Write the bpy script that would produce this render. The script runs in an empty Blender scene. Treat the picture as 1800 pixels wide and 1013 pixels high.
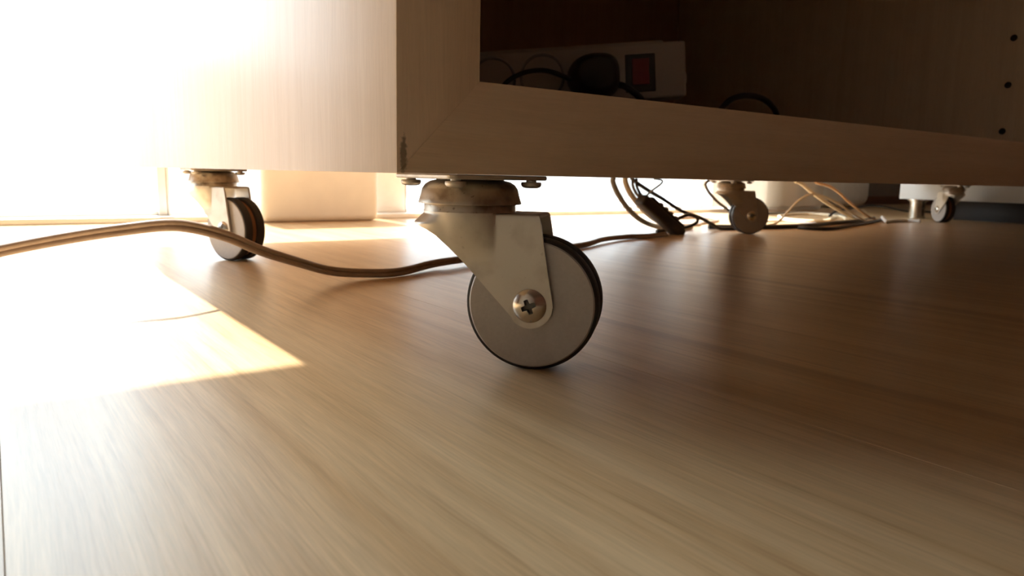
import bpy, bmesh, math, random
from mathutils import Vector, Matrix
import numpy as np

S = bpy.context.scene
COL = S.collection
R = math.radians

# ---------------------------------------------------------------- camera
CAM = dict(loc=(-0.10164, -0.20138, 0.07123), yaw=0.62837, pitch=0.156308, roll=0.021946, f=1258.93)
yw, pt, rl = CAM['yaw'], CAM['pitch'], CAM['roll']
fw = Vector((math.sin(yw) * math.cos(pt), math.cos(yw) * math.cos(pt), -math.sin(pt)))
r0 = Vector((math.cos(yw), -math.sin(yw), 0))
u0 = r0.cross(fw)
rr = math.cos(rl) * r0 + math.sin(rl) * u0
uu = -math.sin(rl) * r0 + math.cos(rl) * u0
cam_data = bpy.data.cameras.new('camera')
cam = bpy.data.objects.new('camera', cam_data)
COL.objects.link(cam)
m = Matrix((rr, uu, -fw)).transposed().to_4x4()
m.translation = Vector(CAM['loc'])
cam.matrix_world = m
cam_data.sensor_fit = 'HORIZONTAL'
cam_data.sensor_width = 36.0
cam_data.lens = CAM['f'] * 36.0 / 1800.0
cam_data.clip_start = 0.01
cam_data.clip_end = 200
cam_data.dof.use_dof = True
cam_data.dof.focus_distance = 0.262
cam_data.dof.aperture_fstop = 27.0
S.camera = cam

# ---------------------------------------------------------------- sky, sun, exposure
world = bpy.data.worlds.new('sky')
S.world = world
world.use_nodes = True
wn = world.node_tree
bg = wn.nodes['Background']
bg.inputs['Color'].default_value = (0.77, 0.91, 1.0, 1)
bg.inputs['Strength'].default_value = 5.9

SUN_EL = R(68.5)
sun_data = bpy.data.lights.new('sun', 'SUN')
sun_data.energy = 14.5
sun_data.angle = R(0.27)
sun_data.color = (1.0, 0.98, 0.94)
sun = bpy.data.objects.new('sun', sun_data)
COL.objects.link(sun)
sd = Vector((-0.019, -math.cos(SUN_EL), -math.sin(SUN_EL)))
sun.rotation_euler = sd.to_track_quat('-Z', 'Y').to_euler()
sun.location = (0, 6, 12)

S.view_settings.view_transform = 'Standard'
S.view_settings.look = 'None'
S.view_settings.gamma = 1.0
S.view_settings.use_curve_mapping = False
S.view_settings.exposure = 0.25

# ---------------------------------------------------------------- material helpers
def mat(name):
    mt = bpy.data.materials.new(name)
    mt.use_nodes = True
    nt = mt.node_tree
    return mt, nt, nt.nodes['Principled BSDF']

def N(nt, t, **kw):
    n = nt.nodes.new(t)
    for k, v in kw.items():
        setattr(n, k, v)
    return n

def simple(name, col, rough=0.5, metal=0.0, noise=0.0, nscale=200.0, bump=0.0, spec=0.5):
    mt, nt, b = mat(name)
    b.inputs['Roughness'].default_value = rough
    b.inputs['Metallic'].default_value = metal
    b.inputs['Specular IOR Level'].default_value = spec
    b.inputs['Base Color'].default_value = (*col, 1)
    if noise or bump:
        tc = N(nt, 'ShaderNodeTexCoord')
        nz = N(nt, 'ShaderNodeTexNoise')
        nz.inputs['Scale'].default_value = nscale
        nz.inputs['Detail'].default_value = 5
        nt.links.new(tc.outputs['Object'], nz.inputs['Vector'])
        if noise:
            cr = N(nt, 'ShaderNodeValToRGB')
            cr.color_ramp.elements[0].position = 0.3
            cr.color_ramp.elements[1].position = 0.7
            cr.color_ramp.elements[0].color = (*[c * (1 - noise) for c in col], 1)
            cr.color_ramp.elements[1].color = (*[min(1, c * (1 + noise * 0.5)) for c in col], 1)
            nt.links.new(nz.outputs['Fac'], cr.inputs['Fac'])
            nt.links.new(cr.outputs['Color'], b.inputs['Base Color'])
        if bump:
            bp = N(nt, 'ShaderNodeBump')
            bp.inputs['Strength'].default_value = bump
            bp.inputs['Distance'].default_value = 0.0004
            nt.links.new(nz.outputs['Fac'], bp.inputs['Height'])
            nt.links.new(bp.outputs['Normal'], b.inputs['Normal'])
    return mt

def wood(name, light, mid, dark, scale, rough, spec=0.5, streak=0.5, per_object=False, bump=0.06, chip=False, coat=0.0, fine=0.055):
    """wood grain: scale = stretch of the grain noise along x, y, z of object space"""
    mt, nt, b = mat(name)
    L = nt.links.new
    tc = N(nt, 'ShaderNodeTexCoord')
    vec = tc.outputs['Object']
    if per_object:
        oi = N(nt, 'ShaderNodeObjectInfo')
        sc = N(nt, 'ShaderNodeVectorMath', operation='SCALE')
        sc.inputs[0].default_value = (3.7, 9.1, 5.3)
        L(oi.outputs['Random'], sc.inputs['Scale'])
        ad = N(nt, 'ShaderNodeVectorMath', operation='ADD')
        L(vec, ad.inputs[0])
        L(sc.outputs[0], ad.inputs[1])
        vec = ad.outputs[0]
    # warp
    wz = N(nt, 'ShaderNodeTexNoise')
    wz.inputs['Scale'].default_value = 4.0
    L(vec, wz.inputs['Vector'])
    ws = N(nt, 'ShaderNodeVectorMath', operation='MULTIPLY_ADD')
    L(wz.outputs['Color'], ws.inputs[0])
    ws.inputs[1].default_value = (0.010, 0.010, 0.010)
    L(vec, ws.inputs[2])
    def grain(mult, detail, rough_):
        mp = N(nt, 'ShaderNodeVectorMath', operation='MULTIPLY')
        mp.inputs[1].default_value = tuple(s * mult for s in scale)
        L(ws.outputs[0], mp.inputs[0])
        nz = N(nt, 'ShaderNodeTexNoise')
        nz.inputs['Scale'].default_value = 1.0
        nz.inputs['Detail'].default_value = detail
        nz.inputs['Roughness'].default_value = rough_
        L(mp.outputs[0], nz.inputs['Vector'])
        return nz.outputs['Fac']
    g1 = grain(1.0, 6, 0.6)
    g2 = grain(4.0, 4, 0.6)
    g3 = grain(0.55, 3, 0.5)
    c1 = N(nt, 'ShaderNodeValToRGB')
    e = c1.color_ramp.elements
    e[0].position, e[0].color = 0.32, (*mid, 1)
    e[1].position, e[1].color = 0.62, (*light, 1)
    L(g1, c1.inputs['Fac'])
    c2 = N(nt, 'ShaderNodeValToRGB')
    e = c2.color_ramp.elements
    e[0].position, e[0].color = 0.31, (1, 1, 1, 1)
    e[1].position, e[1].color = 0.44, (0, 0, 0, 1)
    L(g2, c2.inputs['Fac'])
    c3 = N(nt, 'ShaderNodeValToRGB')
    e = c3.color_ramp.elements
    e[0].position, e[0].color = 0.28, (1, 1, 1, 1)
    e[1].position, e[1].color = 0.40, (0, 0, 0, 1)
    L(g3, c3.inputs['Fac'])
    mx = N(nt, 'ShaderNodeMath', operation='MAXIMUM')
    mm = N(nt, 'ShaderNodeMath', operation='MULTIPLY')
    mm.inputs[1].default_value = 0.55
    L(c2.outputs['Color'], mm.inputs[0])
    L(mm.outputs[0], mx.inputs[0])
    L(c3.outputs['Color'], mx.inputs[1])
    fm = N(nt, 'ShaderNodeMath', operation='MULTIPLY')
    fm.inputs[1].default_value = streak
    L(mx.outputs[0], fm.inputs[0])
    mix = N(nt, 'ShaderNodeMix', data_type='RGBA')
    L(fm.outputs[0], mix.inputs['Factor'])
    L(c1.outputs['Color'], mix.inputs['A'])
    mix.inputs['B'].default_value = (*dark, 1)
    out = mix.outputs['Result']
    g4 = grain(11.0, 3, 0.7)
    fr_ = N(nt, 'ShaderNodeMapRange')
    fr_.inputs['From Min'].default_value = 0.3
    fr_.inputs['From Max'].default_value = 0.7
    fr_.inputs['To Min'].default_value = 1.0 - fine
    fr_.inputs['To Max'].default_value = 1.0 + fine * 0.6
    L(g4, fr_.inputs['Value'])
    vm = N(nt, 'ShaderNodeVectorMath', operation='SCALE')
    L(out, vm.inputs[0])
    L(fr_.outputs[0], vm.inputs['Scale'])
    out = vm.outputs[0]
    if chip:   # rubbed dark dent low on the front corner of the side panel
        sub = N(nt, 'ShaderNodeVectorMath', operation='SUBTRACT')
        L(tc.outputs['Object'], sub.inputs[0])
        sub.inputs[1].default_value = (0.0023, 0.0, 0.0765)
        dv = N(nt, 'ShaderNodeVectorMath', operation='MULTIPLY')
        dv.inputs[1].default_value = (1 / 0.0013, 1 / 0.003, 1 / 0.0065)
        L(sub.outputs[0], dv.inputs[0])
        ln = N(nt, 'ShaderNodeVectorMath', operation='LENGTH')
        L(dv.outputs[0], ln.inputs[0])
        nz = N(nt, 'ShaderNodeTexNoise')
        nz.inputs['Scale'].default_value = 900
        L(tc.outputs['Object'], nz.inputs['Vector'])
        a = N(nt, 'ShaderNodeMath', operation='MULTIPLY_ADD')
        L(nz.outputs['Fac'], a.inputs[0])
        a.inputs[1].default_value = 1.2
        L(ln.outputs['Value'], a.inputs[2])
        mr = N(nt, 'ShaderNodeMapRange')
        mr.inputs['From Min'].default_value = 1.7
        mr.inputs['From Max'].default_value = 1.2
        mr.inputs['To Max'].default_value = 0.62
        L(a.outputs[0], mr.inputs['Value'])
        m2 = N(nt, 'ShaderNodeMix', data_type='RGBA')
        L(mr.outputs[0], m2.inputs['Factor'])
        L(out, m2.inputs['A'])
        m2.inputs['B'].default_value = (0.03, 0.025, 0.022, 1)
        out = m2.outputs['Result']
    L(out, b.inputs['Base Color'])
    b.inputs['Roughness'].default_value = rough
    b.inputs['Specular IOR Level'].default_value = spec
    b.inputs['Coat Weight'].default_value = coat
    b.inputs['Coat Roughness'].default_value = 0.12
    bp = N(nt, 'ShaderNodeBump')
    bp.inputs['Strength'].default_value = bump
    bp.inputs['Distance'].default_value = 0.0006
    L(g2, bp.inputs['Height'])
    L(bp.outputs['Normal'], b.inputs['Normal'])
    return mt

def steel(name, col, rough, spots=0.0, spot_col=(0.16, 0.11, 0.07), metal=1.0):
    """zinc-plated sheet steel with faint mottling and rubbed tarnish"""
    mt, nt, b = mat(name)
    L = nt.links.new
    tc = N(nt, 'ShaderNodeTexCoord')
    n1 = N(nt, 'ShaderNodeTexNoise')
    n1.inputs['Scale'].default_value = 90
    n1.inputs['Detail'].default_value = 6
    L(tc.outputs['Object'], n1.inputs['Vector'])
    n2 = N(nt, 'ShaderNodeTexNoise')
    n2.inputs['Scale'].default_value = 420
    n2.inputs['Detail'].default_value = 3
    L(tc.outputs['Object'], n2.inputs['Vector'])
    cr = N(nt, 'ShaderNodeValToRGB')
    e = cr.color_ramp.elements
    e[0].position, e[0].color = 0.52, (0, 0, 0, 1)
    e[1].position, e[1].color = 0.70, (spots, spots, spots, 1)
    L(n1.outputs['Fac'], cr.inputs['Fac'])
    cr2 = N(nt, 'ShaderNodeValToRGB')
    e = cr2.color_ramp.elements
    e[0].position, e[0].color = 0.66, (0, 0, 0, 1)
    e[1].position, e[1].color = 0.74, (spots, spots, spots, 1)
    L(n2.outputs['Fac'], cr2.inputs['Fac'])
    mx = N(nt, 'ShaderNodeMath', operation='MAXIMUM')
    L(cr.outputs['Color'], mx.inputs[0])
    L(cr2.outputs['Color'], mx.inputs[1])
    mix = N(nt, 'ShaderNodeMix', data_type='RGBA')
    L(mx.outputs[0], mix.inputs['Factor'])
    mix.inputs['A'].default_value = (*col, 1)
    mix.inputs['B'].default_value = (*spot_col, 1)
    L(mix.outputs['Result'], b.inputs['Base Color'])
    b.inputs['Metallic'].default_value = metal
    mr = N(nt, 'ShaderNodeMapRange')
    mr.inputs['To Min'].default_value = rough - 0.08
    mr.inputs['To Max'].default_value = rough + 0.12
    L(n1.outputs['Fac'], mr.inputs['Value'])
    L(mr.outputs[0], b.inputs['Roughness'])
    bp = N(nt, 'ShaderNodeBump')
    bp.inputs['Strength'].default_value = 0.05
    bp.inputs['Distance'].default_value = 0.0002
    L(n2.outputs['Fac'], bp.inputs['Height'])
    L(bp.outputs['Normal'], b.inputs['Normal'])
    return mt

M = {}
M['floor'] = wood('floor_wood', (0.64, 0.44, 0.24), (0.515, 0.32, 0.15), (0.27, 0.13, 0.05), (100, 3.4, 20), 0.30, 0.5, 0.48, True, 0.018, fine=0.16)
cab = ((0.75, 0.59, 0.435), (0.71, 0.545, 0.39), (0.64, 0.465, 0.305))
M['wood_v'] = wood('cabinet_wood_vertical', *cab, (170, 170, 6), 0.25, 0.40, 0.35, chip=True)
M['wood_h'] = wood('cabinet_wood_horizontal', *cab, (6, 170, 170), 0.27, 0.45, 0.35, chip=True)
M['back'] = wood('brown_back_board', (0.36, 0.215, 0.13), (0.32, 0.185, 0.11), (0.25, 0.14, 0.08), (120, 120, 6), 0.45, 0.4, 0.3)
M['hole'] = simple('dark_hole', (0.012, 0.011, 0.011), 0.9)
M['zinc'] = steel('zinc_plate', (0.64, 0.61, 0.56), 0.42, 0.22)
M['zinc_worn'] = steel('zinc_plate_tarnished', (0.52, 0.47, 0.40), 0.36, 0.75)
M['chrome'] = steel('bright_screw_steel', (0.66, 0.63, 0.57), 0.22, 0.15)
M['disc'] = simple('grey_wheel_paint', (0.48, 0.455, 0.44), 0.42, 0.35, 0.06, 900, 0.04)
M['rubber'] = simple('black_rubber', (0.022, 0.020, 0.021), 0.55, 0, 0.2, 600, 0.05)
M['hub'] = simple('brown_plastic_hub', (0.28, 0.125, 0.055), 0.5)
M['cord'] = simple('beige_cord', (0.36, 0.275, 0.22), 0.38, 0, 0.15, 160, 0.05)
M['black'] = simple('black_cable', (0.02, 0.02, 0.021), 0.42)
M['grey'] = simple('grey_cable', (0.24, 0.225, 0.20), 0.45)
M['white'] = simple('white_cable', (0.82, 0.79, 0.74), 0.42)
M['cream'] = simple('cream_cable', (0.76, 0.66, 0.48), 0.45)
M['orange'] = simple('orange_brown_cable', (0.52, 0.31, 0.15), 0.45)
M['adapter'] = simple('black_adapter_plastic', (0.024, 0.019, 0.018), 0.45, 0, 0.15, 300)
M['strip'] = simple('white_strip_plastic', (0.46, 0.435, 0.415), 0.45)
M['socket'] = simple('grey_socket_plastic', (0.27, 0.27, 0.28), 0.5)
M['red'] = simple('red_switch', (0.22, 0.012, 0.018), 0.3)
M['wall'] = simple('painted_wall', (0.20, 0.075, 0.035), 0.85, 0, 0.05, 30, 0.1)
M['wall_white'] = simple('white_painted_wall', (0.52, 0.43, 0.34), 0.8, 0, 0.04, 30, 0.1)
M['wall_grey'] = simple('grey_painted_wall', (0.30, 0.28, 0.25), 0.85, 0, 0.05, 30, 0.1)
M['wall_cream'] = simple('cream_painted_wall', (0.86, 0.80, 0.70), 0.8, 0, 0.04, 30, 0.1)
M['ceiling'] = simple('ceiling_paint', (0.15, 0.085, 0.05), 0.9, 0, 0.03, 20, 0.1)
M['frame'] = simple('cream_window_frame', (0.84, 0.81, 0.75), 0.45, 0, 0.04, 60)
M['box'] = simple('cream_box_plastic', (0.76, 0.71, 0.62), 0.5, 0, 0.04, 40)
M['white_unit'] = simple('white_unit_paint', (0.70, 0.69, 0.66), 0.4, 0, 0.03, 50)
M['dark_gap_board'] = simple('near_black_gap_board', (0.028, 0.02, 0.016), 0.6)
M['base'] = simple('brown_baseboard', (0.16, 0.08, 0.05), 0.5, 0, 0.2, 60)
M['parapet'] = simple('painted_parapet', (0.68, 0.68, 0.67), 0.85, 0, 0.05, 20, 0.1)
M['stone'] = simple('pale_balcony_stone', (0.62, 0.61, 0.59), 0.8, 0, 0.1, 15, 0.2)

mt, nt, b = mat('cream_cloth')
b.inputs['Base Color'].default_value = (0.80, 0.72, 0.60, 1)
b.inputs['Roughness'].default_value = 0.9
tl = N(nt, 'ShaderNodeBsdfTranslucent')
tl.inputs['Color'].default_value = (0.62, 0.54, 0.43, 1)
ms = N(nt, 'ShaderNodeMixShader')
ms.inputs[0].default_value = 0.30
nt.links.new(b.outputs[0], ms.inputs[1])
nt.links.new(tl.outputs[0], ms.inputs[2])
nt.links.new(ms.outputs[0], nt.nodes['Material Output'].inputs['Surface'])
M['cloth'] = mt

mt, nt, b = mat('window_glass')
nt.nodes.remove(b)
tr = N(nt, 'ShaderNodeBsdfTransparent')
gl = N(nt, 'ShaderNodeBsdfGlossy')
gl.inputs['Roughness'].default_value = 0.02
ge = N(nt, 'ShaderNodeNewGeometry')
dt = N(nt, 'ShaderNodeVectorMath', operation='DOT_PRODUCT')
nt.links.new(ge.outputs['Normal'], dt.inputs[0])
nt.links.new(ge.outputs['Incoming'], dt.inputs[1])
ab = N(nt, 'ShaderNodeMath', operation='ABSOLUTE')
nt.links.new(dt.outputs['Value'], ab.inputs[0])
om = N(nt, 'ShaderNodeMath', operation='SUBTRACT')
om.inputs[0].default_value = 1.0
nt.links.new(ab.outputs[0], om.inputs[1])
pw = N(nt, 'ShaderNodeMath', operation='POWER')
nt.links.new(om.outputs[0], pw.inputs[0])
pw.inputs[1].default_value = 5.0
fr = N(nt, 'ShaderNodeMath', operation='MULTIPLY_ADD')
nt.links.new(pw.outputs[0], fr.inputs[0])
fr.inputs[1].default_value = 0.95
fr.inputs[2].default_value = 0.04
ms = N(nt, 'ShaderNodeMixShader')
nt.links.new(fr.outputs[0], ms.inputs[0])
nt.links.new(tr.outputs[0], ms.inputs[1])
nt.links.new(gl.outputs[0], ms.inputs[2])
nt.links.new(ms.outputs[0], nt.nodes['Material Output'].inputs['Surface'])
M['glass'] = mt

# ---------------------------------------------------------------- mesh helpers
def finish(bm, sharp=35):
    bmesh.ops.remove_doubles(bm, verts=bm.verts, dist=1e-6)
    bmesh.ops.recalc_face_normals(bm, faces=bm.faces)
    a = R(sharp)
    for f in bm.faces:
        f.smooth = True
    for e in bm.edges:
        if len(e.link_faces) == 2:
            e.smooth = e.calc_face_angle(0) < a
        else:
            e.smooth = True

def mesh(bm, name, material, sharp=35):
    finish(bm, sharp)
    me = bpy.data.meshes.new(name)
    bm.to_mesh(me)
    bm.free()
    me.materials.append(material)
    return me

def link(name, me, parent=None, loc=(0, 0, 0), rot=(0, 0, 0)):
    o = bpy.data.objects.new(name, me)
    COL.objects.link(o)
    o.parent = parent
    o.location = loc
    o.rotation_euler = rot
    return o

def obj(name, bm, material, parent=None, loc=(0, 0, 0), rot=(0, 0, 0), sharp=35):
    return link(name, mesh(bm, name, material, sharp), parent, loc, rot)

def empty(name, loc=(0, 0, 0), parent=None, rot=(0, 0, 0)):
    o = bpy.data.objects.new(name, None)
    o.empty_display_size = 0.02
    COL.objects.link(o)
    o.parent = parent
    o.location = loc
    o.rotation_euler = rot
    return o

def tag(o, label, cat, group=None):
    o['label'] = label
    o['category'] = cat
    if group:
        o['group'] = group
    return o

def struct(o):
    o['kind'] = 'structure'
    return o

def box_bm(lo, hi, bev=0.0, seg=2, bm=None):
    bm2 = bmesh.new()
    bmesh.ops.create_cube(bm2, size=1)
    lo, hi = Vector(lo), Vector(hi)
    for v in bm2.verts:
        v.co = Vector((lo[i] + (v.co[i] + 0.5) * (hi[i] - lo[i]) for i in range(3)))
    if bev:
        bmesh.ops.bevel(bm2, geom=list(bm2.edges), offset=bev, segments=seg, affect='EDGES', profile=0.5)
    if bm is None:
        return bm2
    merge(bm, bm2)
    return bm

def merge(bm, other, mtx=None):
    if mtx is not None:
        bmesh.ops.transform(other, matrix=mtx, verts=other.verts)
    me = bpy.data.meshes.new('tmp')
    other.to_mesh(me)
    other.free()
    bm.from_mesh(me)
    bpy.data.meshes.remove(me)

def lathe_bm(profile, n=48, axis='z'):
    """profile: (radius, height) list; closed at the ends when the radius is 0"""
    bm = bmesh.new()
    rings = []
    for r_, z in profile:
        if r_ < 1e-7:
            rings.append([bm.verts.new((0, 0, z))])
        else:
            rings.append([bm.verts.new((r_ * math.cos(2 * math.pi * i / n), r_ * math.sin(2 * math.pi * i / n), z)) for i in range(n)])
    for a, b_ in zip(rings, rings[1:]):
        for i in range(n):
            j = (i + 1) % n
            if len(a) == 1 and len(b_) == 1:
                continue
            if len(a) == 1:
                bm.faces.new((a[0], b_[i], b_[j]))
            elif len(b_) == 1:
                bm.faces.new((a[i], b_[0], a[j]))
            else:
                bm.faces.new((a[i], b_[i], b_[j], a[j]))
    if axis == 'y':
        bmesh.ops.rotate(bm, verts=bm.verts, matrix=Matrix.Rotation(R(90), 3, 'X'))
    return bm

def prism_bm(poly, y0, y1, plane='xz', bev=0.0, seg=2):
    bm = bmesh.new()
    def P(a, b_, c):
        return (a, c, b_) if plane == 'xz' else (a, b_, c)
    A = [bm.verts.new(P(a, b_, y0)) for a, b_ in poly]
    B = [bm.verts.new(P(a, b_, y1)) for a, b_ in poly]
    n = len(poly)
    bm.faces.new(A)
    bm.faces.new(B[::-1])
    for i in range(n):
        j = (i + 1) % n
        bm.faces.new((A[i], B[i], B[j], A[j]))
    bmesh.ops.recalc_face_normals(bm, faces=bm.faces)
    if bev:
        es = list(bm.edges)
        if plane == 'xz' and n == 4:   # mitred board: leave the mitre itself tight
            es = [e for e in es if not ((lambda d: abs(d.y) < 1e-6 and abs(d.x) > 1e-6 and abs(d.z) > 1e-6)(e.verts[0].co - e.verts[1].co)) and abs(e.verts[0].co.y - e.verts[1].co.y) < 1e-6]
        bmesh.ops.bevel(bm, geom=es, offset=bev, segments=seg, affect='EDGES', profile=0.5)
    return bm

def smooth_path(pts, step):
    P = [Vector(p) for p in pts]
    P = [P[0] * 2 - P[1]] + P + [P[-1] * 2 - P[-2]]
    out = []
    for i in range(1, len(P) - 2):
        p0, p1, p2, p3 = P[i - 1:i + 3]
        n = max(2, int((p2 - p1).length / step))
        for k in range(n):
            t = k / n
            out.append(0.5 * ((2 * p1) + (p2 - p0) * t + (2 * p0 - 5 * p1 + 4 * p2 - p3) * t * t + (3 * p1 - p0 - 3 * p2 + p3) * t ** 3))
    out.append(P[-2].copy())
    return out

def frames(path):
    T = []
    for i in range(len(path)):
        a, b_ = path[max(0, i - 1)], path[min(len(path) - 1, i + 1)]
        T.append((b_ - a).normalized())
    up = Vector((0, 0, 1))
    if abs(T[0].dot(up)) > 0.95:
        up = Vector((0, 1, 0))
    nrm = (up - T[0] * up.dot(T[0])).normalized()
    F = []
    for t in T:
        nrm = (nrm - t * nrm.dot(t)).normalized()
        F.append((t, nrm, t.cross(nrm)))
    return F

def sweep_bm(path, r_, n=12, offs=None):
    bm = bmesh.new()
    F = frames(path)
    rings = []
    for i, (c, (t, a, b_)) in enumerate(zip(path, F)):
        if offs:
            c = c + offs(i, a, b_)
        rings.append([bm.verts.new(c + (a * math.cos(2 * math.pi * k / n) + b_ * math.sin(2 * math.pi * k / n)) * r_) for k in range(n)])
    for A, B in zip(rings, rings[1:]):
        for k in range(n):
            j = (k + 1) % n
            bm.faces.new((A[k], A[j], B[j], B[k]))
    bm.faces.new(rings[0][::-1])
    bm.faces.new(rings[-1])
    return bm

# ================================================================ SETTING
WX0, WX1, WY0, WY1, WH = -1.7, 3.0, -3.2, 0.85, 2.6
HEAD = 2.175
# floor of long laminate planks
floor = struct(empty('floor', (0, 0, 0)))
PW, J0 = 0.195, -0.1045
rng = random.Random(5)
ends = [-3.2, -2.05, -0.62, 0.63, 1.15]
k0 = int((WX0 - J0) / PW) - 1
plank_cache = {}
for k in range(k0, int((WX1 - J0) / PW) + 1):
    x0, x1 = J0 + k * PW, J0 + (k + 1) * PW
    x0, x1 = max(x0, WX0), min(x1, WX1)
    if x1 - x0 < 0.01:
        continue
    yb = 0.9 if x1 < 1.55 else 1.15
    if k in (-1, 0, 1, 2):
        cuts = [WY0, -1.9 + 0.1 * k, -0.62, yb]
    else:
        o = (k * 0.437) % 1.28
        cuts = [WY0] + [y for y in (-3.0 + o, -1.72 + o, -0.44 + o) if WY0 + .1 < y < yb - .1] + [yb]
    for a, b_ in zip(cuts, cuts[1:]):
        g = 0.00007
        bm = box_bm((x0 + g, a + g, -0.009), (x1 - g, b_ - g, 0.0), 0.0001, 1)
        obj('plank', bm, M['floor'], floor)
bm = box_bm((WX0, WY0, -0.05), (WX1, 1.15, -0.0092))
obj('subfloor', bm, M['base'], floor)

def slab(name, lo, hi, material, bev=0.0, parent=None):
    return struct(obj(name, box_bm(lo, hi, bev), material, parent))

wall_back = struct(empty('wall_back', (0, WY1, 0)))
def wb(lo, hi, mt_):
    return struct(obj('wall_panel', box_bm(Vector(lo) - Vector((0, WY1, 0)), Vector(hi) - Vector((0, WY1, 0))), mt_, wall_back))
wb((WX0, 0.85, 0), (-0.80, 1.0, WH), M['wall'])
wb((-0.80, 0.85, HEAD), (1.187, 0.905, WH), M['wall'])
wb((1.187, 0.85, HEAD), (1.42, 0.905, WH), M['wall'])
wb((1.42, 0.85, 0), (1.65, 1.0, WH), M['wall_cream'])
slab('wall_alcove', (1.65, 1.06, 0), (WX1, 1.15, WH), M['wall_grey'])
slab('wall_left', (WX0 - .1, WY0, 0), (WX0, 1.0, WH), M['wall_white'])
slab('wall_right', (WX1, WY0, 0), (WX1 + .1, 1.15, WH), M['wall'])
slab('wall_front', (WX0 - .1, WY0 - .1, 0), (WX1 + .1, WY0, WH), M['wall'])
slab('ceiling', (WX0 - .1, WY0 - .1, WH), (WX1 + .1, 0.905, WH + .1), M['ceiling'])
slab('ceiling_alcove', (1.187, 0.905, WH), (WX1 + .1, 1.15, WH + .1), M['ceiling'])
slab('baseboard_alcove', (1.655, 1.048, 0), (WX1, 1.06, 0.028), M['base'], 0.001)
slab('trim_1', (-0.80, 0.822, 0), (1.42, 0.90, 0.0075), M['frame'], 0.0012)

# tall balcony windows: frame posts and panes
def window(n, x0, x1, pl, pr):
    w = struct(empty('window_%d' % n, ((x0 + x1) / 2, 0.88, 0)))
    c = Vector(w.location)
    def part(nm, lo, hi, mt_, bev=0.0015):
        return struct(obj(nm, box_bm(Vector(lo) - c, Vector(hi) - c, bev), mt_, w))
    part('frame_post', (x0, 0.855, 0.0076), (x0 + pl, 0.905, HEAD), M['frame'])
    part('frame_post', (x1 - pr, 0.855, 0.0076), (x1, 0.905, HEAD), M['frame'])
    part('frame_rail', (x0 + pl, 0.86, 0.0076), (x1 - pr, 0.90, 0.013), M['frame'], 0.001)
    part('frame_rail', (x0 + pl, 0.86, HEAD - 0.03), (x1 - pr, 0.90, HEAD), M['frame'])
    part('pane', (x0 + pl, 0.878, 0.013), (x1 - pr, 0.882, HEAD - 0.03), M['glass'], 0)
window(1, -0.80, 0.090, 0.04, 0.011)
window(2, 0.0905, 0.447, 0.004, 0.06)
window(3, 0.4475, 1.187, 0.002, 0.006)
window(4, 1.1875, 1.42, 0.006, 0.03)  # hidden pane, added behind the curtain so the cloth glows
# outdoors
struct(obj('balcony_ground', box_bm((-30, 1.16, -0.2), (30, 40, -0.03)), M['stone']))
struct(obj('balcony_parapet_wall', box_bm((-12, 2.6, -0.05), (12, 2.72, 0.50), 0.004), M['parapet']))

# ================================================================ CABINET
H = 0.07114
CW, CD, CH, T = 1.4013, 0.537, 0.50, 0.030
cabinet = tag(empty('cabinet', (0, 0, 0)), 'low beech-coloured cabinet on six metal casters with an open front', 'cabinet')
g = 0.00005
B = 0.0004
top = H + CH
obj('side_panel', prism_bm([(0, H), (0, top), (T, top - T), (T, H + T)], 0, CD, bev=B), M['wood_v'], cabinet)
obj('side_panel', prism_bm([(CW, H), (CW - T, H + T), (CW - T, top - T), (CW, top)], 0, CD, bev=B), M['wood_v'], cabinet)
obj('bottom_board', prism_bm([(g, H), (T + g, H + T), (CW - T - g, H + T), (CW - g, H)], 0, CD, bev=B), M['wood_h'], cabinet)
obj('top_board', prism_bm([(g, top), (CW - g, top), (CW - T - g, top - T), (T + g, top - T)], 0, CD, bev=B), M['wood_h'], cabinet)
DX = 0.7007
div = obj('divider', box_bm((DX - T / 2, 0.0006, H + T), (DX + T / 2, 0.505, top - T), B), M['wood_v'], cabinet)
obj('back_panel', box_bm((T, 0.500, H + T), (0.546, 0.508, top - T), 0.0004, 1), M['back'], cabinet)
obj('back_panel', box_bm((0.546, 0.506, H + T), (CW - T, 0.514, top - T), 0.0004, 1), M['back'], cabinet)
obj('shelf', box_bm((T + .0005, 0.012, H + 0.262), (DX - T / 2 - .0005, 0.498, H + 0.280), B), M['wood_h'], cabinet)  # unseen shelf added to block light and darken the compartment below
obj('shelf', box_bm((DX + T / 2 + .0005, 0.012, H + 0.40), (CW - T - .0005, 0.497, H + 0.418), B), M['wood_h'], cabinet)
hole_me = mesh(lathe_bm([(0, 0.0), (0.0022, 0.0), (0.0026, 0.0003), (0.0030, 0.0003), (0.0030, -0.0004)], 20), 'pin_hole', M['hole'])
for yy in (0.0919,):
    for i in range(8):
        link('pin_hole', hole_me, div, (DX - T / 2 - 0.0002, yy, 0.1227 + 0.0428 * i), (0, R(-90), 0))

# ---------------------------------------------------------------- casters
SP = 0.0425          # mounting plate
AX_U, AX_Z = 0.0260, 0.0247
CHW = 0.0118         # half width of the fork, outside

def rounded_square(s, r_, n=5):
    pts = []
    for cx, cy, a0 in ((1, 1, 0), (-1, 1, 90), (-1, -1, 180), (1, -1, 270)):
        for i in range(n + 1):
            a = R(a0 + 90 * i / n)
            pts.append((cx * (s / 2 - r_) + r_ * math.cos(a), cy * (s / 2 - r_) + r_ * math.sin(a)))
    return pts

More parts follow.
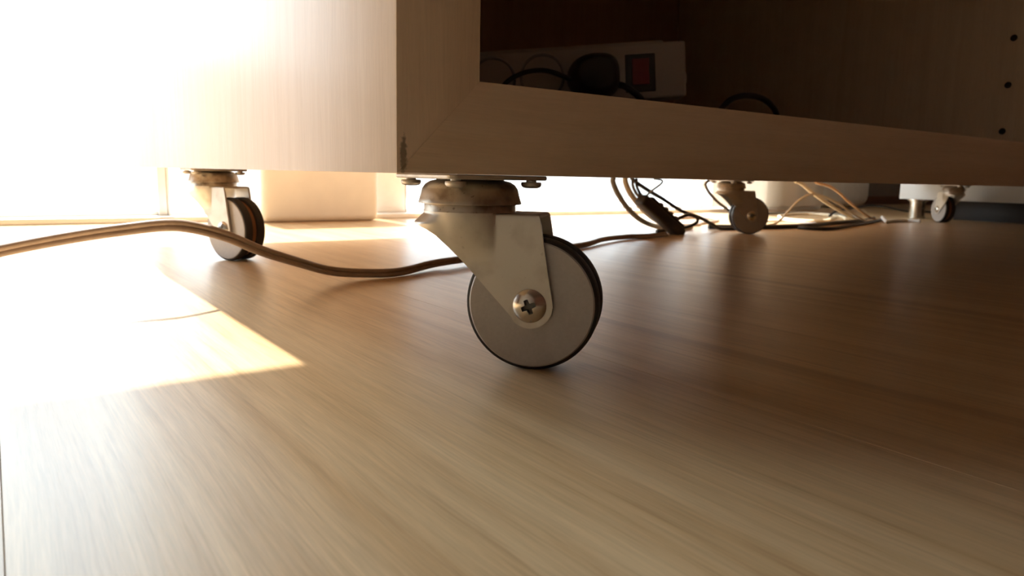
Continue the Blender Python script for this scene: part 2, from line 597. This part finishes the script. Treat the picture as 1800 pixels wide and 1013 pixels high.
plate_me = mesh(prism_bm(rounded_square(SP, 0.003), H - 0.0017, H - 0.00005, 'xy', 0.0004, 1), 'mounting_plate', M['zinc'])
cap_me = mesh(lathe_bm([(0.0, H - 0.0017), (0.0125, H - 0.0017), (0.0128, H - 0.0021), (0.0150, H - 0.0026), (0.0168, H - 0.0037), (0.0179, H - 0.0053), (0.0184, H - 0.0075),
                        (0.0189, H - 0.0090), (0.01935, H - 0.0102), (0.0193, H - 0.0107), (0.0186, H - 0.0108), (0.0174, H - 0.0105), (0.0, H - 0.0105)], 72), 'swivel_cap', M['zinc_worn'])
ring_me = mesh(lathe_bm([(0.0, H - 0.0104), (0.0168, H - 0.0104), (0.0172, H - 0.0112), (0.0172, H - 0.0128), (0.0174, H - 0.0136), (0.0, H - 0.0136)], 72), 'swivel_ring', M['zinc_worn'])

def pan_screw():
    bm = lathe_bm([(0, 0.0), (0.0019, 0.0), (0.0019, -0.0006), (0.0036, -0.0007), (0.0038, -0.0012), (0.0037, -0.0019), (0.0032, -0.0025), (0.0022, -0.0028), (0, -0.0029)], 28)
    return bm
pscrew_me = mesh(pan_screw(), 'plate_screw', M['zinc'])

def fork_mesh():
    zt = 0.0576
    Rc = 0.0174
    prof = [(-0.0209, 0.0536), (-0.0160, 0.0524), (-0.0125, 0.0513), (-0.0088, 0.0492), (-0.004, 0.0446), (0.0066, 0.0336), (0.0140, 0.0258), (0.0195, 0.0200)]
    ra = 0.0084
    def zmin(u):
        if u <= prof[-1][0]:
            for (a, za), (b_, zb) in zip(prof, prof[1:]):
                if u <= b_:
                    t = max(0, (u - a) / (b_ - a))
                    return za + (zb - za) * t
        d = u - AX_U
        if abs(d) >= ra:
            return AX_Z
        return min(AX_Z - math.sqrt(ra * ra - d * d), 1)
    def zmax(u):
        if u <= 0.0285:
            return zt
        pr = [(0.0285, zt - 0.0012), (0.0292, 0.0545), (0.0322, 0.0372), (0.0346, 0.0240), (0.0346, 0.0235)]
        for (a, za), (b_, zb) in zip(pr, pr[1:]):
            if u <= b_ + 1e-9:
                return za + (zb - za) * (u - a) / max(1e-9, b_ - a)
        return AX_Z
    bm = bmesh.new()
    # columns
    cols = []
    for i in range(17):
        ph = math.pi - (math.pi - R(139.7)) * i / 16
        cols.append((Rc * math.cos(ph), Rc * math.sin(ph)))
    for i in range(1, 40):
        u = -Rc * math.cos(R(40.3)) + (0.0195 + Rc * math.cos(R(40.3))) * i / 39
        cols.append((u, max(CHW, math.sqrt(max(0, Rc * Rc - u * u)))))
    for i in range(1, 12):
        cols.append((0.0195 + (0.0285 - 0.0195) * i / 11, CHW))
    for i in range(1, 13):
        cols.append((0.0285 + (0.03459 - 0.0285) * math.sin(math.pi / 2 * i / 12), CHW))
    NR = 18
    for s in (1, -1):
        grid = []
        for (u, yt) in cols:
            # front lip columns are flared outwards below the shoulder
            fl = max(0.0, min(1.0, (-u - 0.004) / 0.010))
            fl = fl * fl * (3 - 2 * fl)
            zb = zmin(u * (1 + 0.2 * fl))
            zt_ = zmax(u)
            zb = min(zb, zt_)
            col = []
            for j in range(NR + 1):
                z = zt_ + (zb - zt_) * j / NR
                q = max(0, min(1, (zt - z) / 0.020))
                q = q * q * (3 - 2 * q)
                yb = min(yt, CHW)
                y = yt + (yb - yt) * q
                k = 1 + fl * 0.2 * min(1, max(0, (zt - 0.0008 - z) / 0.0034))
                col.append(bm.verts.new((u * k, s * y * (1 + (k - 1) * 0.7), z)))
            grid.append(col)
        for A, Bc in zip(grid, grid[1:]):
            for j in range(NR):
                vs = [A[j], A[j + 1], Bc[j + 1], Bc[j]]
                try:
                    bm.faces.new(vs if s > 0 else vs[::-1])
                except ValueError:
                    pass
    # shoulder: flat top closing the crown and bridging the two cheeks
    outline = [(u, y) for (u, y) in cols if u <= 0.0286]
    cen = [bm.verts.new((u, 0, zt)) for u, y in outline]
    for s in (1, -1):
        edge = [bm.verts.new((u, s * y, zt)) for u, y in outline]
        for i in range(len(outline) - 1):
            vs = [cen[i], edge[i], edge[i + 1], cen[i + 1]]
            try:
                bm.faces.new(vs if s > 0 else vs[::-1])
            except ValueError:
                pass
    bmesh.ops.remove_doubles(bm, verts=bm.verts, dist=2e-5)
    bmesh.ops.dissolve_degenerate(bm, edges=bm.edges, dist=1e-6)
    bmesh.ops.recalc_face_normals(bm, faces=bm.faces)
    me = bpy.data.meshes.new('fork')
    bm.to_mesh(me)
    bm.free()
    o = bpy.data.objects.new('fork_tmp', me)
    COL.objects.link(o)
    md = o.modifiers.new('thick', 'SOLIDIFY')
    md.thickness = 0.0015
    md.offset = -1
    bpy.context.view_layer.update()
    dg = bpy.context.evaluated_depsgraph_get()
    me2 = bpy.data.meshes.new_from_object(o.evaluated_get(dg))
    bpy.data.objects.remove(o)
    bm = bmesh.new()
    bm.from_mesh(me2)
    # soften the folded edge between shoulder and cheeks
    es = [e for e in bm.edges if len(e.link_faces) == 2 and e.calc_face_angle(0) > R(50)
          and all(abs(v.co.z - zt) < 1e-4 and v.co.x > 0.012 for v in e.verts)]
    if es:
        bmesh.ops.bevel(bm, geom=es, offset=0.0011, segments=3, affect='EDGES', profile=0.5)
    m_ = mesh(bm, 'fork', M['zinc'], 40)
    return m_
fork_me = fork_mesh()

RT, RD = 0.0247, 0.0232   # tyre and disc radius
WW = 0.0086               # half width of the wheel
hub_me = mesh(lathe_bm([(0.003, -0.0070), (0.0218, -0.0070), (0.0222, -0.004), (0.0222, 0.004), (0.0218, 0.0070), (0.003, 0.0070), (0.003, -0.007)], 72, 'y'), 'wheel_hub', M['hub'])
def tyre_bm():
    pr = [(0.0205, 0.0021), (0.0228, 0.0021), (0.0244, 0.0025), (RT, 0.0036), (RT, 0.0072), (0.0244, 0.0084), (0.0238, 0.0089), (0.0230, 0.0090), (0.0205, 0.0089), (0.0205, 0.0021)]
    return lathe_bm(pr, 84, 'y')
tyre_me = mesh(tyre_bm(), 'tyre', M['rubber'])
disc_me = mesh(lathe_bm([(0.0, 0.0083), (0.0226, 0.0083), (0.0233, 0.0086), (0.0233, 0.0090), (0.0228, 0.0094), (0.0, 0.0095)], 84, 'y'), 'wheel_disc', M['disc'], 25)

def axle_head_bm():
    """domed screw head with a cross recess, pointing to +z"""
    bm = bmesh.new()
    Rh, hh = 0.0062, 0.0026
    n, k = 120, 60
    rot = R(24)
    def h_at(x, y):
        d = math.hypot(x, y) / Rh
        z = hh * (1 - d ** 2.3)
        xr, yr = x * math.cos(rot) + y * math.sin(rot), -x * math.sin(rot) + y * math.cos(rot)
        def arm(a, b_):
            L_ = 0.0027
            w_ = 0.00075 + 0.0003 * max(0, 1 - abs(a) / L_)
            s1 = max(0, min(1, (L_ - abs(a)) / 0.0004))
            s2 = max(0, min(1, (w_ - abs(b_)) / 0.00018))
            return s1 * s2
        c = max(arm(xr, yr), arm(yr, xr))
        return z - 0.0019 * c
    rings = [[bm.verts.new((0, 0, h_at(0, 0)))]]
    for i in range(1, k + 1):
        t = (i / k) ** 0.8
        r_ = Rh * t
        rings.append([bm.verts.new((r_ * math.cos(2 * math.pi * j / n), r_ * math.sin(2 * math.pi * j / n), h_at(r_ * math.cos(2 * math.pi * j / n), r_ * math.sin(2 * math.pi * j / n)))) for j in range(n)])
    rings.append([bm.verts.new((Rh * math.cos(2 * math.pi * j / n), Rh * math.sin(2 * math.pi * j / n), -0.0004)) for j in range(n)])
    for a, b_ in zip(rings, rings[1:]):
        for j in range(n):
            j2 = (j + 1) % n
            if len(a) == 1:
                bm.faces.new((a[0], b_[j], b_[j2]))
            else:
                bm.faces.new((a[j], b_[j], b_[j2], a[j2]))
    return bm
head_me = mesh(axle_head_bm(), 'axle_screw', M['chrome'], 50)
M['recess_shade'] = simple('painted_recess_shade', (0.18, 0.17, 0.15), 0.5, 0.6)  # shade inside the cross recess, put into the colour
head_me.materials.append(M['recess_shade'])
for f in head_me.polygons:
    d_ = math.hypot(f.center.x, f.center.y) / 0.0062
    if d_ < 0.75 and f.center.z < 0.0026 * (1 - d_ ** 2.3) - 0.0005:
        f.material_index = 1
nut_me = mesh(lathe_bm([(0, -0.0004), (0.0052, -0.0004), (0.0052, 0.0022), (0.0046, 0.0028), (0, 0.0028)], 6), 'axle_nut', M['chrome'], 20)
pin_me = mesh(lathe_bm([(0, -0.0116), (0.0029, -0.0116), (0.0029, 0.0116), (0, 0.0116)], 24, 'y'), 'axle_pin', M['chrome'])

def caster(x, y, ux, uy, side):
    """swivel at x, y; (ux, uy) = direction from the swivel to the axle; side = cheek carrying the screw head (+1: left of u)"""
    c = empty('caster', (x, y, 0), cabinet)
    ang = math.atan2(uy, ux)
    link('mounting_plate', plate_me, c)
    for sx in (-1, 1):
        for sy in (-1, 1):
            link('plate_screw', pscrew_me, c, (sx * 0.0163, sy * 0.0163, H - 0.0017), (0, 0, rng.random() * 6))
    link('swivel_cap', cap_me, c, (0, 0, 0), (0, 0, ang))
    link('swivel_ring', ring_me, c, (0, 0, 0), (0, 0, ang))
    link('fork', fork_me, c, (0, 0, 0), (0, 0, ang))
    wc = (AX_U * math.cos(ang), AX_U * math.sin(ang), AX_Z)
    nv = Vector((-math.sin(ang), math.cos(ang), 0))
    link('wheel_hub', hub_me, c, wc, (0, 0, ang))
    link('tyre', tyre_me, c, wc, (0, 0, ang))
    link('tyre', tyre_me, c, wc, (0, 0, ang + math.pi))
    link('wheel_disc', disc_me, c, wc, (0, 0, ang))
    link('wheel_disc', disc_me, c, wc, (0, 0, ang + math.pi))
    link('axle_pin', pin_me, c, wc, (0, 0, ang))
    q = (nv * side).to_track_quat('Z', 'Y').to_euler()
    link('axle_screw', head_me, c, Vector(wc) + nv * side * (CHW + 0.0003), q)
    q = (-nv * side).to_track_quat('Z', 'Y').to_euler()
    link('axle_nut', nut_me, c, Vector(wc) - nv * side * (CHW + 0.0003), q)
    return c

def udir(th):
    """direction of the wheel in the room, th measured from the picture-parallel towards the camera"""
    a, b_ = math.cos(R(th)), -math.sin(R(th))
    return (a * math.cos(yw) + b_ * math.sin(yw), -a * math.sin(yw) + b_ * math.cos(yw))
X0, X1, X2, Y0, Y1 = 0.04456, 0.7007, 1.3568, 0.02788, 0.4101
caster(X0, Y0, *udir(12), -1)
caster(X0, Y1, *udir(33), -1)
caster(X1, Y1, *udir(-2), -1)
caster(X2, Y1, 0.58, 0.8146, 1)
caster(X1, Y0, *udir(60), -1)
caster(X2, Y0, *udir(-30), -1)

# ================================================================ CORDS AND CABLES
cord_pts = [(-0.30, 0.12, 0.0030), (-0.24, 0.145, 0.0060), (-0.165, 0.168, 0.0185), (-0.1082, 0.1775, 0.0318), (-0.1001, 0.1784, 0.0341), (-0.0844, 0.1796, 0.0371), (-0.0676, 0.1806, 0.0398), (-0.0523, 0.1814, 0.0417),
            (-0.0336, 0.182, 0.0434), (-0.0196, 0.187, 0.0416), (-0.0007, 0.197, 0.0355), (0.0203, 0.208, 0.0259), (0.0445, 0.222, 0.017), (0.073, 0.240, 0.0075),
            (0.098, 0.2428, 0.0040), (0.1233, 0.2427, 0.0032), (0.1629, 0.2649, 0.0042), (0.1886, 0.2718, 0.0050), (0.264, 0.303, 0.0036), (0.3732, 0.3375, 0.0031),
            (0.4359, 0.3716, 0.0042), (0.4929, 0.3943, 0.0033), (0.5319, 0.3955, 0.0030), (0.578, 0.408, 0.0030)]
cord = tag(empty('lamp_cord', (0, 0, 0)), 'beige twin flex cord arching past the left caster and under the cabinet', 'cord')
path = smooth_path(cord_pts, 0.0035)
rs = 0.0016
def twist(i):
    return 0.2 + 0.45 * math.sin(i * 0.045) + 0.5 * max(0.0, min(1.0, (i - 130) / 40)) * math.sin(i * 0.09)
for s in (1, -1):
    def off(i, a, b_, s=s):
        t = twist(i)
        v = (a * math.cos(t) + b_ * math.sin(t)) * rs * 0.92 * s
        z = path[i].z + v.z
        if z < rs:
            v.z += rs - z + 0.0001
        return v
    obj('strand', sweep_bm(path, rs, 12, off), M['cord'], cord)
obj('web', sweep_bm(path, rs * 0.5, 6, lambda i, a, b_: Vector((0, 0, max(0, rs - path[i].z)))), M['cord'], cord)

UND = H - 0.0003
def cable(name, label, r_, pts, material, first_under=False, group='cables behind the cabinet'):
    pts = [Vector(p) for p in pts]
    for p in pts:
        p.z = max(p.z, r_ + 0.0001)
        if p.y < CD + 0.01 and 0 < p.x < CW:
            p.z = min(p.z, UND - (0 if p.z > UND else 0))
    pa = smooth_path(pts, 0.005)
    for p in pa:
        p.z = max(p.z, r_ + 0.0001)
    return tag(obj(name, sweep_bm(pa, r_, 12), material), label, 'cable', group)

cable('power_cable', 'thick grey cable hanging furthest left behind the cabinet and bending onto the floor', 0.0035,
      [(0.5279, 0.455, 0.0733), (0.5263, 0.455, 0.067), (0.5329, 0.455, 0.0551), (0.5477, 0.455, 0.0388), (0.5691, 0.455, 0.0227), (0.5918, 0.455, 0.0127), (0.6568, 0.4871, 0.0029), (0.70, 0.49, 0.0029)], M['grey'])
cable('power_cable', 'thick beige-brown cable hanging between the grey cable and the black adapter', 0.0036,
      [(0.5386, 0.445, 0.0736), (0.538, 0.445, 0.0673), (0.5447, 0.445, 0.0555), (0.5608, 0.445, 0.0399), (0.5824, 0.445, 0.0252), (0.6099, 0.45, 0.0141), (0.6475, 0.4581, 0.0028), (0.7086, 0.4804, 0.0028)], M['cream'])
cable('thin_cable', 'thin grey cable dropping into the upper end of the black adapter', 0.0019,
      [(0.5464, 0.44, 0.0738), (0.5461, 0.44, 0.0627), (0.5490, 0.436, 0.0521), (0.5540, 0.43, 0.0445), (0.557, 0.426, 0.0415)], M['grey'])
cable('thin_cable', 'thin dark cable beside the grey one entering the black adapter', 0.0018,
      [(0.5498, 0.437, 0.0739), (0.5496, 0.437, 0.0628), (0.5535, 0.434, 0.0523), (0.5590, 0.428, 0.0435), (0.563, 0.424, 0.0405)], M['black'])
cable('power_cable', 'black cable slanting from beside the adapter down to the middle caster', 0.0025,
      [(0.5555, 0.452, 0.0739), (0.5662, 0.452, 0.0648), (0.5854, 0.452, 0.0563), (0.6185, 0.452, 0.0431), (0.6532, 0.452, 0.0285), (0.689, 0.452, 0.0196), (0.7202, 0.452, 0.0085), (0.7380, 0.452, 0.0023), (0.76, 0.443, 0.0022), (0.79, 0.437, 0.0022), (0.84, 0.445, 0.0022)], M['black'])
cable('thin_cable', 'thin wire looping up from the black adapter to the underside of the cabinet', 0.0013,
      [(0.562, 0.432, 0.0415), (0.5685, 0.440, 0.0463), (0.5854, 0.4435, 0.0557), (0.6007, 0.445, 0.0631), (0.6050, 0.445, 0.0672), (0.6021, 0.445, 0.0695), (0.5893, 0.445, 0.0705)], M['grey'])
cable('power_cable', 'dark cable bowing down behind the middle caster', 0.0021,
      [(0.7286, 0.462, 0.0712), (0.7165, 0.462, 0.0690), (0.7112, 0.462, 0.0640), (0.7197, 0.462, 0.0536), (0.7384, 0.462, 0.0408), (0.7626, 0.462, 0.0293), (0.7905, 0.465, 0.0156), (0.8378, 0.4683, 0.0019), (0.8644, 0.47, 0.0019)], M['grey'])
cable('adapter_cable', 'black cable leaving the lower end of the adapter in a tight loop', 0.0023,
      [(0.6130, 0.424, 0.0200), (0.6380, 0.427, 0.0248), (0.6587, 0.430, 0.0208), (0.665, 0.434, 0.0146), (0.6552, 0.438, 0.0088), (0.6297, 0.440, 0.0057), (0.60, 0.446, 0.0030)], M['black'])
cable('power_cable', 'thick pale cream cable slanting to the floor right of the middle caster', 0.0026,
      [(0.9701, 0.49, 0.0731), (0.9871, 0.49, 0.0677), (1.0172, 0.49, 0.0548), (1.0629, 0.49, 0.0375), (1.1202, 0.49, 0.0192), (1.175, 0.486, 0.0040), (1.21, 0.48, 0.0026)], M['cream'])
cable('thin_cable', 'thin cream cable humping up over the floor beside the middle caster', 0.0017,
      [(0.8474, 0.466, 0.0017), (0.883, 0.46, 0.007), (0.9106, 0.46, 0.0243), (0.939, 0.46, 0.0419), (0.9693, 0.46, 0.0509), (1.0025, 0.46, 0.0482), (1.0468, 0.46, 0.0379), (1.1038, 0.462, 0.0191), (1.17, 0.470, 0.0030), (1.20, 0.474, 0.0017)], M['cream'])
cable('power_cable', 'orange-brown cable arching down furthest right in the tangle', 0.0022,
      [(1.046, 0.5, 0.0708), (1.0572, 0.5, 0.0682), (1.0898, 0.5, 0.0637), (1.1226, 0.5, 0.0529), (1.1575, 0.5, 0.0367), (1.1996, 0.5, 0.0198), (1.248, 0.500, 0.0040), (1.28, 0.497, 0.0023)], M['orange'])
cable('power_cable', 'thick black cable lying straight along the floor from the middle caster', 0.0034,
      [(0.74, 0.4750, 0.0034), (0.80, 0.447, 0.0034), (0.8967, 0.4342, 0.0034), (1.03, 0.4569, 0.0034), (1.1886, 0.4838, 0.0034), (1.29, 0.520, 0.0034)], M['black'])
cable('power_cable', 'black cable bowing forward on the floor below the straight black one', 0.0028,
      [(0.88, 0.420, 0.0028), (0.8850, 0.3995, 0.0028), (0.9202, 0.3883, 0.0028), (1.0768, 0.4336, 0.0028), (1.20, 0.470, 0.0028), (1.27, 0.495, 0.0028)], M['black'])
cable('white_cable', 'short white cable end pointing at the right caster', 0.0032,
      [(1.2000, 0.4580, 0.0110), (1.1950, 0.4480, 0.0040), (1.22, 0.456, 0.0026), (1.255, 0.462, 0.0026), (1.285, 0.455, 0.0026), (1.289, 0.4332, 0.0026)], M['white'])
cable('power_cable', 'black cable rising and dipping on the floor behind the right caster', 0.0026,
      [(1.27, 0.60, 0.0040), (1.3278, 0.62, 0.0109), (1.3934, 0.62, 0.0174), (1.4628, 0.62, 0.0217), (1.5377, 0.62, 0.0174), (1.6177, 0.62, 0.0088), (1.7068, 0.62, 0.0065), (1.7899, 0.62, 0.0027)], M['black'])
cable('power_cable', 'dark grey cable furthest back on the floor under the cabinet', 0.0025,
      [(1.05, 0.66, 0.0025), (1.2033, 0.7173, 0.0025), (1.3356, 0.7304, 0.0025), (1.3627, 0.6787, 0.0025), (1.3382, 0.6002, 0.0025), (1.2796, 0.5413, 0.0025)], M['grey'])
cable('power_cable', 'pale beige cable coiled flat on the floor behind the tangle', 0.0026,
      [(1.2366, 0.5664, 0.0026), (1.0828, 0.5092, 0.0026), (1.0669, 0.5565, 0.0026), (1.1535, 0.6375, 0.0026), (1.2935, 0.6903, 0.0026), (1.3392, 0.6651, 0.0026), (1.2962, 0.5926, 0.0026), (1.2046, 0.5275, 0.0026)], M['cream'])
cable('power_cable', 'brown cable coiled on the floor between the adapter and the middle caster', 0.0023,
      [(0.72, 0.525, 0.0023), (0.7737, 0.522, 0.0023), (0.8007, 0.540, 0.0023), (0.9015, 0.5857, 0.0023), (0.9447, 0.6541, 0.0023), (0.9007, 0.6596, 0.0023), (0.8503, 0.640, 0.0023), (0.76, 0.575, 0.0023)], M['cord'])
cable('white_cable', 'white cable lying across the floor just right of the middle caster', 0.0020,
      [(0.86, 0.500, 0.0020), (0.9561, 0.5421, 0.0020), (1.0326, 0.5483, 0.0020), (1.0206, 0.4924, 0.0020), (1.0278, 0.4714, 0.0020)], M['white'])

# black adapter leaning on the cord, one end on the floor
ad = tag(empty('power_adapter', (0.6050, 0.424, 0.0)), 'black rectangular power adapter tilted on the floor under the cabinet', 'adapter')
ang = math.atan2(0.0445, -0.0735)
mtx = Matrix.Translation(Vector((0.5838, 0.424, 0.0246)) - ad.location) @ Matrix.Rotation(-(ang - math.pi), 4, 'Y')
def adp(nm, lo, hi, bev, mt_):
    bm = box_bm(lo, hi, bev, 3)
    bmesh.ops.transform(bm, matrix=mtx, verts=bm.verts)
    obj(nm, bm, mt_, ad)
adp('body', (-0.045, -0.008, -0.0090), (0.045, 0.008, 0.0050), 0.003, M['adapter'])
adp('cover', (-0.032, -0.007, 0.0045), (0.040, 0.007, 0.0095), 0.003, M['adapter'])
for i in range(4):
    adp('ridge', (-0.015 + i * 0.011, -0.006, 0.0090), (-0.009 + i * 0.011, 0.006, 0.0112), 0.0008, M['hub'])

# ================================================================ THINGS INSIDE THE CABINET
R0 = Vector((0.35499, 0.2, 0.18046))
e1 = Vector((-0.79731, 0.59798, -0.08194)).normalized()
nn = Vector((-0.6, -0.8, 0.0))
e2 = e1.cross(nn)
if e2.z < 0:
    e2 = -e2
nn = Vector(nn)
# strip axes: x = e1 (to the far end), y = out of the face, z = up
strip = tag(empty('power_strip', R0), 'white power strip with round sockets and a red switch inside the cabinet', 'power strip')
SM = Matrix((e1, nn, e2)).transposed().to_4x4()
SM.translation = R0
strip.matrix_world = SM
def sp(nm, bm, mt_, sharp=35, parent=strip):
    return obj(nm, bm, mt_, parent, sharp=sharp)
sp('body', box_bm((0.0, -0.030, -0.0435), (0.355, 0.0, -0.0002), 0.0022, 3), M['strip'])
sp('back_shell', box_bm((0.014, -0.042, -0.0440), (0.345, -0.008, 0.0030), 0.004, 3), M['strip'])
sp('end_tab', box_bm((-0.0030, -0.020, -0.033), (0.002, -0.010, -0.023), 0.002, 2), M['strip'])
sw = sp('switch_frame', box_bm((0.0245, -0.002, -0.0380), (0.0485, 0.0006, -0.0085), 0.0005, 1), M['black'])
bm = prism_bm([(-0.0125, 0.0005), (-0.0125, 0.0042), (-0.022, 0.0022), (-0.0325, 0.0030), (-0.0325, 0.0005)], 0, 0.0135, 'xy', 0.0003, 1)
# polygon is (z, y), extruded along x
for v in bm.verts:
    z, y, x = v.co
    v.co = (0.0298 + x, y, z)
obj('rocker', bm, M['red'], sw)
def socket(cx):
    c = sp('socket', lathe_bm([(0, -0.012), (0.0155, -0.012), (0.0160, 0.0), (0.0166, 0.0011), (0.0176, 0.0011), (0.0182, 0.0), (0.0182, -0.002)], 48, 'y'), M['socket'])
    # lathe 'y' turns +z to -y: flip so the rim faces out
    for v in c.data.vertices:
        v.co.y = -v.co.y
    c.data.flip_normals()
    c.location = (cx, 0, -0.0215)
    for s in (-1, 1):
        h_ = obj('socket_hole', lathe_bm([(0, 0), (0.0024, 0), (0.0024, -0.001), (0, -0.001)], 16, 'y'), M['hole'], c, (s * 0.0068, -0.0112, s * 0.0068))
for cx in (0.115, 0.1545, 0.194, 0.2335, 0.273):
    socket(cx)
# plug in the socket beside the switch
plug = tag(empty('power_plug', R0), 'round black plug pushed into the white power strip', 'plug')
plug.matrix_world = SM
def plug_bm():
    bm = bmesh.new()
    out = []
    for i in range(48):
        a = 2 * math.pi * i / 48
        c, q = math.cos(a), math.sin(a)
        # outline: round body with a squarer shoulder towards the switch
        k = max(abs(c) ** 3 + abs(q) ** 3, 1e-6) ** (-1 / 3) if c < 0 else 1.0
        out.append((0.0752 + 0.0205 * c * k, -0.0250 + 0.0165 * q * (k if c < 0 else 1.0) * 1.05))
    cx, cz = 0.0752, -0.0250
    rings = []
    for y, k in ((0.0013, 0.96), (0.003, 1.0), (0.013, 1.0), (0.022, 0.93), (0.030, 0.80), (0.0335, 0.70), (0.0345, 0.60)):
        rings.append([bm.verts.new((cx + (x - cx) * k, y, cz + (z - cz) * k)) for x, z in out])
    for A, B_ in zip(rings, rings[1:]):
        for i in range(48):
            j = (i + 1) % 48
            bm.faces.new((A[i], A[j], B_[j], B_[i]))
    bm.faces.new(rings[0])
    bm.faces.new(rings[-1])
    return bm
obj('plug_body', plug_bm(), M['black'], plug)
pc = [(0.088, 0.022, -0.0300), (0.094, 0.022, -0.0275), (0.104, 0.02, -0.0222), (0.1152, 0.02, -0.0190), (0.1286, 0.02, -0.0197), (0.1392, 0.02, -0.0235), (0.1456, 0.02, -0.0281), (0.152, 0.021, -0.036), (0.156, 0.024, -0.046)]
obj('plug_cord', sweep_bm(smooth_path(pc, 0.003), 0.0019, 10), M['black'], plug)
# second cord leaving under the plug towards the coil
A = SM @ Vector((0.056, 0.014, -0.0330))
C1_ = [A, SM @ Vector((0.0521, 0.02, -0.0350)), SM @ Vector((0.0461, 0.02, -0.0393)), SM @ Vector((0.0401, 0.02, -0.0452)), SM @ Vector((0.030, 0.02, -0.062))]
p0 = C1_[-1]
coil = [tuple(v) for v in C1_]
cc = Vector((0.335, 0.205, 0))
zb = H + T + 0.0028
nst = 40
a0 = math.atan2(p0.y - cc.y, p0.x - cc.x)
for i in range(1, nst + 1):
    a = a0 + i * 2 * math.pi * 4.2 / nst
    zz = max(zb, 0.124 - 0.0245 * i / nst)
    rad = 0.040 + 0.004 * math.sin(i * 1.7)
    coil.append((cc.x + rad * math.cos(a), cc.y + rad * math.sin(a) * 0.85, zz))
coil += [(0.392, 0.195, 0.110), (0.3985, 0.2, 0.1235), (0.4047, 0.2, 0.1302), (0.4166, 0.2, 0.1391), (0.4395, 0.2, 0.1442), (0.4643, 0.2, 0.1422), (0.4827, 0.2, 0.1316), (0.492, 0.205, 0.115), (0.500, 0.215, zb), (0.53, 0.24, zb)]
tag(obj('coiled_cable', sweep_bm(smooth_path(coil, 0.004), 0.0026, 10), M['black']), 'black cable coiled under the power strip, one loop rising above the bottom rail', 'cable')

# ================================================================ THINGS BEHIND AND BESIDE
def bin_(name, lo, hi, bev, label):
    c = Vector(((lo[0] + hi[0]) / 2, (lo[1] + hi[1]) / 2, 0))
    t = tag(empty(name, c), label, 'box')
    h_ = hi[2] - 0.014
    obj('tub', box_bm(Vector(lo) - c, Vector((hi[0], hi[1], h_)) - c, bev, 5), M['box'], t)
    obj('lid', box_bm(Vector((lo[0] - .003, lo[1] - .003, h_ - .002)) - c, Vector((hi[0] + .003, hi[1] + .003, hi[2])) - c, 0.004, 3), M['box'], t)
    return t
bin_('storage_box', (0.195, 0.782, 0.0), (0.366, 0.850, 0.30), 0.010, 'cream storage box standing against the window behind the left caster')
bin_('storage_box', (1.73, 0.90, 0.0), (2.003, 1.035, 0.30), 0.034, 'cream storage box with rounded lower corner beyond the tangle of cables')

bm = bmesh.new()
nx = 60
vs = [[bm.verts.new((1.187 + (1.628 - 1.187) * i / nx, 0.828 + 0.003 * math.sin(i * 0.55) + 0.002 * math.sin(i * 0.21 + 1), z)) for z in (0.011, 0.5, 1.2, 2.2)] for i in range(nx + 1)]
for a_, b_ in zip(vs, vs[1:]):
    for j in range(3):
        bm.faces.new((a_[j], b_[j], b_[j + 1], a_[j + 1]))
tag(obj('curtain', bm, M['cloth']), 'flat cream curtain hanging nearly to the floor behind the middle caster', 'curtain')

unit = tag(empty('low_shelf_unit', (1.65, 0.30, 0)), 'white low unit on short metal feet beside the cabinet end', 'shelf unit')
uc = Vector((1.65, 0.30, 0))
def up(nm, lo, hi, bev, mt_):
    return obj(nm, box_bm(Vector(lo) - uc, Vector(hi) - uc, bev), mt_, unit)
ux0, ux1, uy0, uy1, uz = 1.442, 2.05, 0.02, 0.550, 0.0400
up('side_panel', (ux0, uy0, uz), (ux0 + .018, uy1, 0.52), 0.001, M['white_unit'])
up('side_panel', (ux1 - .018, uy0, uz), (ux1, uy1, 0.52), 0.001, M['white_unit'])
up('bottom_board', (ux0 + .018, uy0, uz), (ux1 - .018, uy1, uz + .018), 0.001, M['white_unit'])
up('top_board', (ux0 + .018, uy0, 0.502), (ux1 - .018, uy1, 0.52), 0.001, M['white_unit'])
up('back_panel', (ux0 + .018, uy1 - .006, uz + .018), (ux1 - .018, uy1, 0.502), 0.0, M['white_unit'])
up('dark_gap_board', (ux0 + .07, uy0 + .004, 0.0), (ux0 + .085, 0.47, uz), 0.0005, M['dark_gap_board'])  # board added to blacken the gap under the unit, standing for clutter
foot_me = mesh(lathe_bm([(0, 0), (0.0150, 0), (0.0165, 0.0012), (0.0165, 0.004), (0.0150, 0.005), (0.0150, uz - 0.004), (0.0190, uz - 0.003), (0.0190, uz), (0, uz)], 32), 'foot', M['chrome'])
for fx, fy in ((ux0 + .022, 0.522), (ux1 - .03, 0.522), (ux0 + .16, 0.06), (ux1 - .03, 0.06)):
    link('foot', foot_me, unit, Vector((fx, fy, 0)) - uc)
